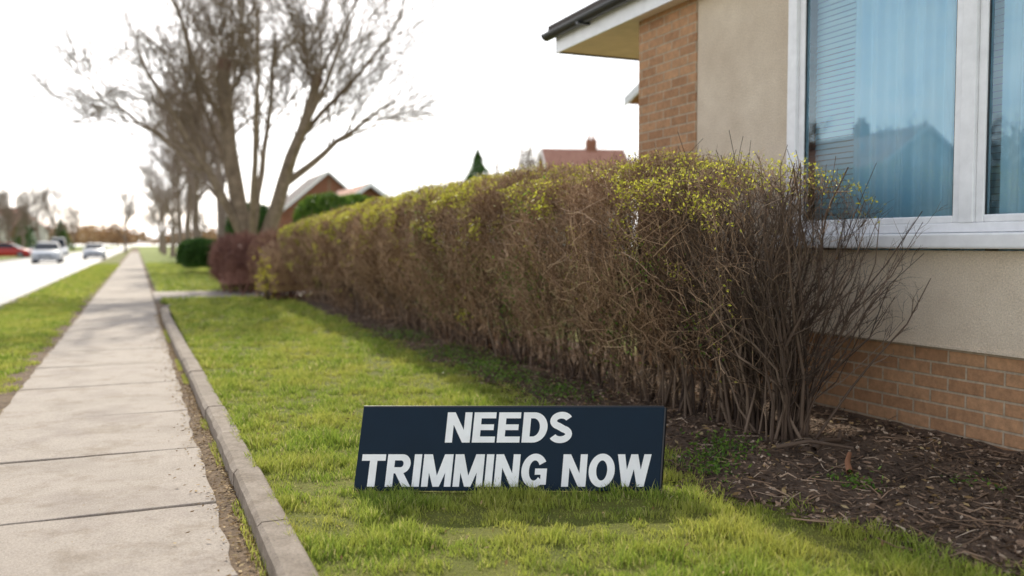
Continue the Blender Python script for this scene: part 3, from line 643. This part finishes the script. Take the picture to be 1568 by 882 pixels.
curtain(3.3,4.25,WX+.105,.022,42,0); curtain(2.9,3.2,WX+.105,.02,44,1); curtain(.9,2.6,WX+.105,.022,38,1)
V=[];F=[]
for i in range(46):
    z=1.25+i*.035; k=len(V); V+=[(WX+.14,2.5,z),(WX+.14,4.6,z),(WX+.148,4.6,z+.033),(WX+.148,2.5,z+.033)]; F.append((k,k+1,k+2,k+3))
pm('blind',V,F,M['curtain'],H)
FX=3.80; YR=7.9; SZ=3.04
box('soffit',(FX+.02,YN-.4,SZ),(11.3,YR-.02,SZ+.02),M['soffit'],H)
box('fascia',(FX-.003,YN-.4,SZ-.015),(FX+.02,YR-.02,SZ+.2),M['upvc'],H); 
pt=math.tan(math.radians(30)); rx=7.5; rz=SZ+.22+(rx-FX)*pt
pm('gable_board',[(FX,YR-.02,SZ-.015),(11.3,YR-.02,SZ-.015),(11.3,YR-.02,SZ+.15),(rx,YR-.02,rz-.03),(FX,YR-.02,SZ+.2),(FX,YR,SZ-.015),(11.3,YR,SZ-.015),(11.3,YR,SZ+.15),(rx,YR,rz-.03),(FX,YR,SZ+.2)],[(4,3,2,1,0),(5,6,7,8,9),(0,1,6,5),(4,0,5,9),(3,4,9,8)],M['gutter'],H)
ev=FX-.06
pm('roof',[(ev,YN-.5,SZ+.2),(ev,YR+.05,SZ+.2),(rx,YR+.05,rz),(rx,YN-.5,rz),(11.4,YR+.05,SZ+.2),(11.4,YN-.5,SZ+.2),
           (ev,YN-.5,SZ+.25),(ev,YR+.05,SZ+.25),(rx,YR+.05,rz+.05),(rx,YN-.5,rz+.05),(11.4,YR+.05,SZ+.25),(11.4,YN-.5,SZ+.25)],
   [(0,1,2,3),(3,2,4,5),(6,9,8,7),(9,11,10,8),(0,6,7,1),(1,7,8,2),(2,8,10,4),(4,10,11,5),(3,9,6,0),(5,11,9,3)],M['tile'],H)
nseg=10; V=[];F=[]
for yy in (YN-.5,YR+.08):
    for j in range(nseg+1):
        a=math.pi+math.pi*j/nseg; V.append((FX-.065+.06*math.cos(a),yy,SZ+.17+.06*math.sin(a)))
for j in range(nseg): F.append((j,j+nseg+1,j+nseg+2,j+1))
F.append(tuple(range(nseg+1,2*nseg+2)))
o=pm('gutter',V,F,M['gutter'],H); o.modifiers.new('s','SOLIDIFY').thickness=.006
for yy in (7.2,6.2,5.2): box('gutter_bracket',(FX-.13,yy-.02,SZ+.1),(FX-.0035,yy+.02,SZ+.12),M['gutter'],H)
# ------------------------------------------------------------------ sign
U=np.array([.921,-.389,0]); Bk=np.array([.389,.921,0]); O=np.array([.869,3.876,.064]); Wd=1.365
Vv=np.array([0,0,.36])+Bk*.085+U*.035; Nn=norm(np.cross(U,Vv)); Nn=-Nn if np.dot(Nn,Bk)>0 else Nn
SG=empty('needs_trimming_sign')
T=.03
c=[O,O+U*Wd,O+U*Wd+Vv,O+Vv]
V=[p for p in c]+[p-Nn*T for p in c]
o=pm('panel',V,[(0,1,2,3),(7,6,5,4),(0,4,5,1),(1,5,6,2),(2,6,7,3),(3,7,4,0)],M['navy'],SG); bv=o.modifiers.new('b','BEVEL'); bv.width=.003; bv.segments=2
def seg(a,b_,r,mat,name):
    V,F=tubes(np.array([[a,b_]]),np.full((1,2),r),6); npmesh(name,V,F,mat=mat,parent=SG)
seg(c[1]-Nn*.012+U*.004,c[2]-Nn*.012+U*.004,.011,M['signedge'],'rim')
seg(c[3]-Nn*.012,c[2]-Nn*.012,.009,M['signedge'],'rim')
for s in (.28,1.1): seg(O+U*s-Nn*.02+np.array([0,0,.02]),O+U*s-Nn*.02-np.array([0,0,.12]),.008,M['metal'],'stake')
seg(O+U*.68+Vv*.75-Nn*.03,O+U*.68+Bk*.34-np.array([0,0,.03]),.008,M['metal'],'back_prop')
tw=.25
def strip(o_,i_): return [(o_[k],o_[k+1],i_[k+1],i_[k]) for k in range(len(o_)-1)]
def R_(x0,y0,x1,y1): return [[(x0,y0),(x1,y0),(x1,y1),(x0,y1)]]
def arc(cx,cy,rx_,ry_,a0,a1,n=24): return [(cx+rx_*math.cos(math.radians(a0+(a1-a0)*k/n)),cy+ry_*math.sin(math.radians(a0+(a1-a0)*k/n))) for k in range(n+1)]
def letter(ch):
    if ch=='I': return [R_(0,0,tw,1)],tw
    if ch=='N': return [R_(0,0,.235,1),R_(.585,0,.82,1),[[(0,1),(.255,1),(.82,0),(.565,0)][::-1]]],.82
    if ch=='E': return [R_(0,0,tw,1),R_(tw,.8,.73,1),R_(tw,.41,.68,.6),R_(tw,0,.75,.2)],.75
    if ch=='T': return [R_(0,.8,.8,1),R_(.275,0,.525,.8)],.8
    if ch=='D':
        o_=[(0,1),(.36,1)]+arc(.36,.5,.46,.5,90,-90)+[(0,0)]; i_=[(.0,.8),(.34,.8)]+arc(.34,.5,.225,.3,90,-90)+[(.0,.2)]
        return [R_(0,0,tw,1),strip(o_,i_)],.82
    if ch=='O': return [strip(arc(.44,.5,.44,.52,0,360,48),arc(.44,.5,.185,.31,0,360,48))],.88
    if ch=='G': return [strip(arc(.44,.5,.44,.52,32,318,40),arc(.44,.5,.185,.31,32,318,40)),R_(.46,.37,.86,.56),R_(.66,.06,.86,.37)],.86
    if ch=='R':
        o_=[(0,1),(.5,1)]+arc(.5,.705,.29,.295,90,-90)+[(0,.41)]; i_=[(0,.81),(.46,.81)]+arc(.46,.705,.09,.105,90,-90)+[(0,.6)]
        return [R_(0,0,tw,1),strip(o_,i_),[[(.28,.45),(.56,.45),(.86,0),(.575,0)][::-1]]],.83
    if ch=='M': return [R_(0,0,.22,1),R_(.77,0,.99,1),[[(0,1),(.29,1),(.6,0),(.39,0)][::-1]],[[(.7,1),(.99,1),(.6,0),(.39,0)][::-1]]],.99
    if ch=='W': return [[[(0,1),(.245,1),(.435,0),(.205,0)][::-1]],[[(.455,1),(.685,1),(.435,0),(.205,0)][::-1]],[[(.455,1),(.685,1),(.935,0),(.705,0)][::-1]],[[(.895,1),(1.14,1),(.935,0),(.705,0)][::-1]]],1.14
    if ch=='S':
        cl=arc(.375,.72,.26,.185,22,250,24)+arc(.375,.275,.27,.18,70,-158,24); P=np.array(cl); Tn=np.gradient(P,axis=0); Tn/=np.linalg.norm(Tn,axis=1)[:,None]; n_=np.stack([-Tn[:,1],Tn[:,0]],-1)
        return [strip([tuple(p) for p in P+n_*.112],[tuple(p) for p in P-n_*.112])],.76
    return [],.38
def text(s,u0,u1,v0,v1):
    gap=.07; W_=0; lay=[]
    for ch in s:
        ps,wl=letter(ch); lay.append((ps,W_)); W_+=wl+gap
    W_-=gap; V=[];F=[]; q=0
    for ps,x0 in lay:
        for piece in ps:
            q+=1; off=.0012+.00012*(q%5)
            for poly in piece:
                st=len(V)
                for (x,y_) in poly:
                    uu=u0+(x0+x)/W_*(u1-u0); vv=v0+y_*(v1-v0)
                    V.append(O+U*uu+Vv*vv+Nn*off)
                F.append(tuple(range(st,st+len(poly))))
    pm('lettering',V,F,M['white'],SG)
text('NEEDS',.385,.955,.575,.94)
text('TRIMMING NOW',.022,1.32,.05,.435)
# ------------------------------------------------------------------ cars
def car(name,x,y,rz,mat,h=1.48,Lc=4.1,wd=1.76):
    e=empty(name,(x,y,-.1),rz); hl=Lc/2; hw=wd/2
    def loft(secs,name,mt):
        V=[];n=len(secs[0])
        for s in secs: V+=s
        F=[]
        for i in range(len(secs)-1):
            for j in range(n): F.append((i*n+j,i*n+(j+1)%n,(i+1)*n+(j+1)%n,(i+1)*n+j))
        F.append(tuple(range(n-1,-1,-1))); F.append(tuple(range((len(secs)-1)*n,len(secs)*n)))
        o=pm(name,V,F,mt,e); 
        for p in o.data.polygons: p.use_smooth=True
        mm=o.modifiers.new('b','BEVEL'); mm.width=.03; mm.segments=2; mm.limit_method='ANGLE'
        return o
    def sec(yv,zb,zt,w1,w2): return [(-w1*.9,yv,zb),(-w1,yv,zb+.15),(-w1,yv,zt-.2),(-w2,yv,zt),(w2,yv,zt),(w1,yv,zt-.2),(w1,yv,zb+.15),(w1*.9,yv,zb)]
    loft([sec(-hl,.3,.62,hw*.8,hw*.7),sec(-hl+.12,.22,.74,hw*.93,hw*.8),sec(-hl+.5,.18,.86,hw,hw*.86),sec(-hl+1.1,.18,.96,hw,hw*.9),sec(0,.18,.97,hw,hw*.92),sec(hl-.6,.18,.98,hw,hw*.9),sec(hl-.1,.22,.95,hw*.95,hw*.85),sec(hl,.3,.8,hw*.85,hw*.75)],'body',mat)
    def gsec(yv,z0,z1,w1,w2): return [(-w1,yv,z0),(-w2,yv,z1),(w2,yv,z1),(w1,yv,z0)]
    loft([gsec(-hl+.95,.93,.95,hw*.86,hw*.84),gsec(-hl+1.7,.93,h-.05,hw*.88,hw*.7),gsec(0.2,.93,h-.02,hw*.9,hw*.7),gsec(hl-.6,.93,h-.08,hw*.88,hw*.68),gsec(hl-.15,.93,.97,hw*.84,hw*.8)],'windows',M['carglass'])
    loft([gsec(-hl+1.62,h-.09,h-.055,hw*.735,hw*.7),gsec(0.2,h-.06,h,hw*.735,hw*.66),gsec(hl-.5,h-.11,h-.05,hw*.72,hw*.66)],'roof',mat)
    for s in (-1,1):
        for yy in (-hl+.8,hl-.75):
            V,F=tubes(np.array([[(s*(hw-.22),yy,.32),(s*(hw-.215),yy,.32),(s*(hw+.005),yy,.32),(s*(hw+.01),yy,.32)]],float),np.array([[.01,.32,.32,.22]]),20); npmesh('wheel',V,F,mat=M['tyre'],parent=e)
            V,F=tubes(np.array([[(s*(hw+.0),yy,.32),(s*(hw+.012),yy,.32),(s*(hw+.02),yy,.32)]],float),np.array([[.2,.2,.01]]),12); npmesh('hub',V,F,mat=M['metal'],parent=e)
        xs=sorted([s*hw*.5,s*hw*.86]); box('headlight',(xs[0],-hl-.01,.58),(xs[1],-hl+.15,.72),M['lamp'],e,.02)
        box('tail_light',(xs[0]+s*.05,hl-.15,.68),(xs[1]+s*.03,hl+.01,.85),M['carr'],e,.02)
        mx=sorted([s*hw*.9,s*(hw+.14)]); box('mirror',(mx[0],-hl+1.25,.98),(mx[1],-hl+1.35,1.1),mat,e,.02)
    box('grille',(-hw*.45,-hl-.012,.42),(hw*.45,-hl+.1,.56),M['gutter'],e,.01); box('number_plate',(-.26,-hl-.025,.33),(.26,-hl-.013,.43),M['white'],e)
    return e
car('white_hatchback_car',-5.75,70,0,M['carw'])
car('silver_car',-3.5,88,0,M['cars'],1.42,4.4)
car('red_car',-11.3,97,math.radians(80),M['carr'])
car('white_van',-8.6,118,0,M['carw'],2.1,4.8,1.95)
V,F=tubes(np.array([[(11,55,0),(11,55,5.2)]],float),np.array([[.07,.04]]),8); npmesh('telegraph_pole',V,F,mat=M['bark'])
print('objs',len(bpy.data.objects))
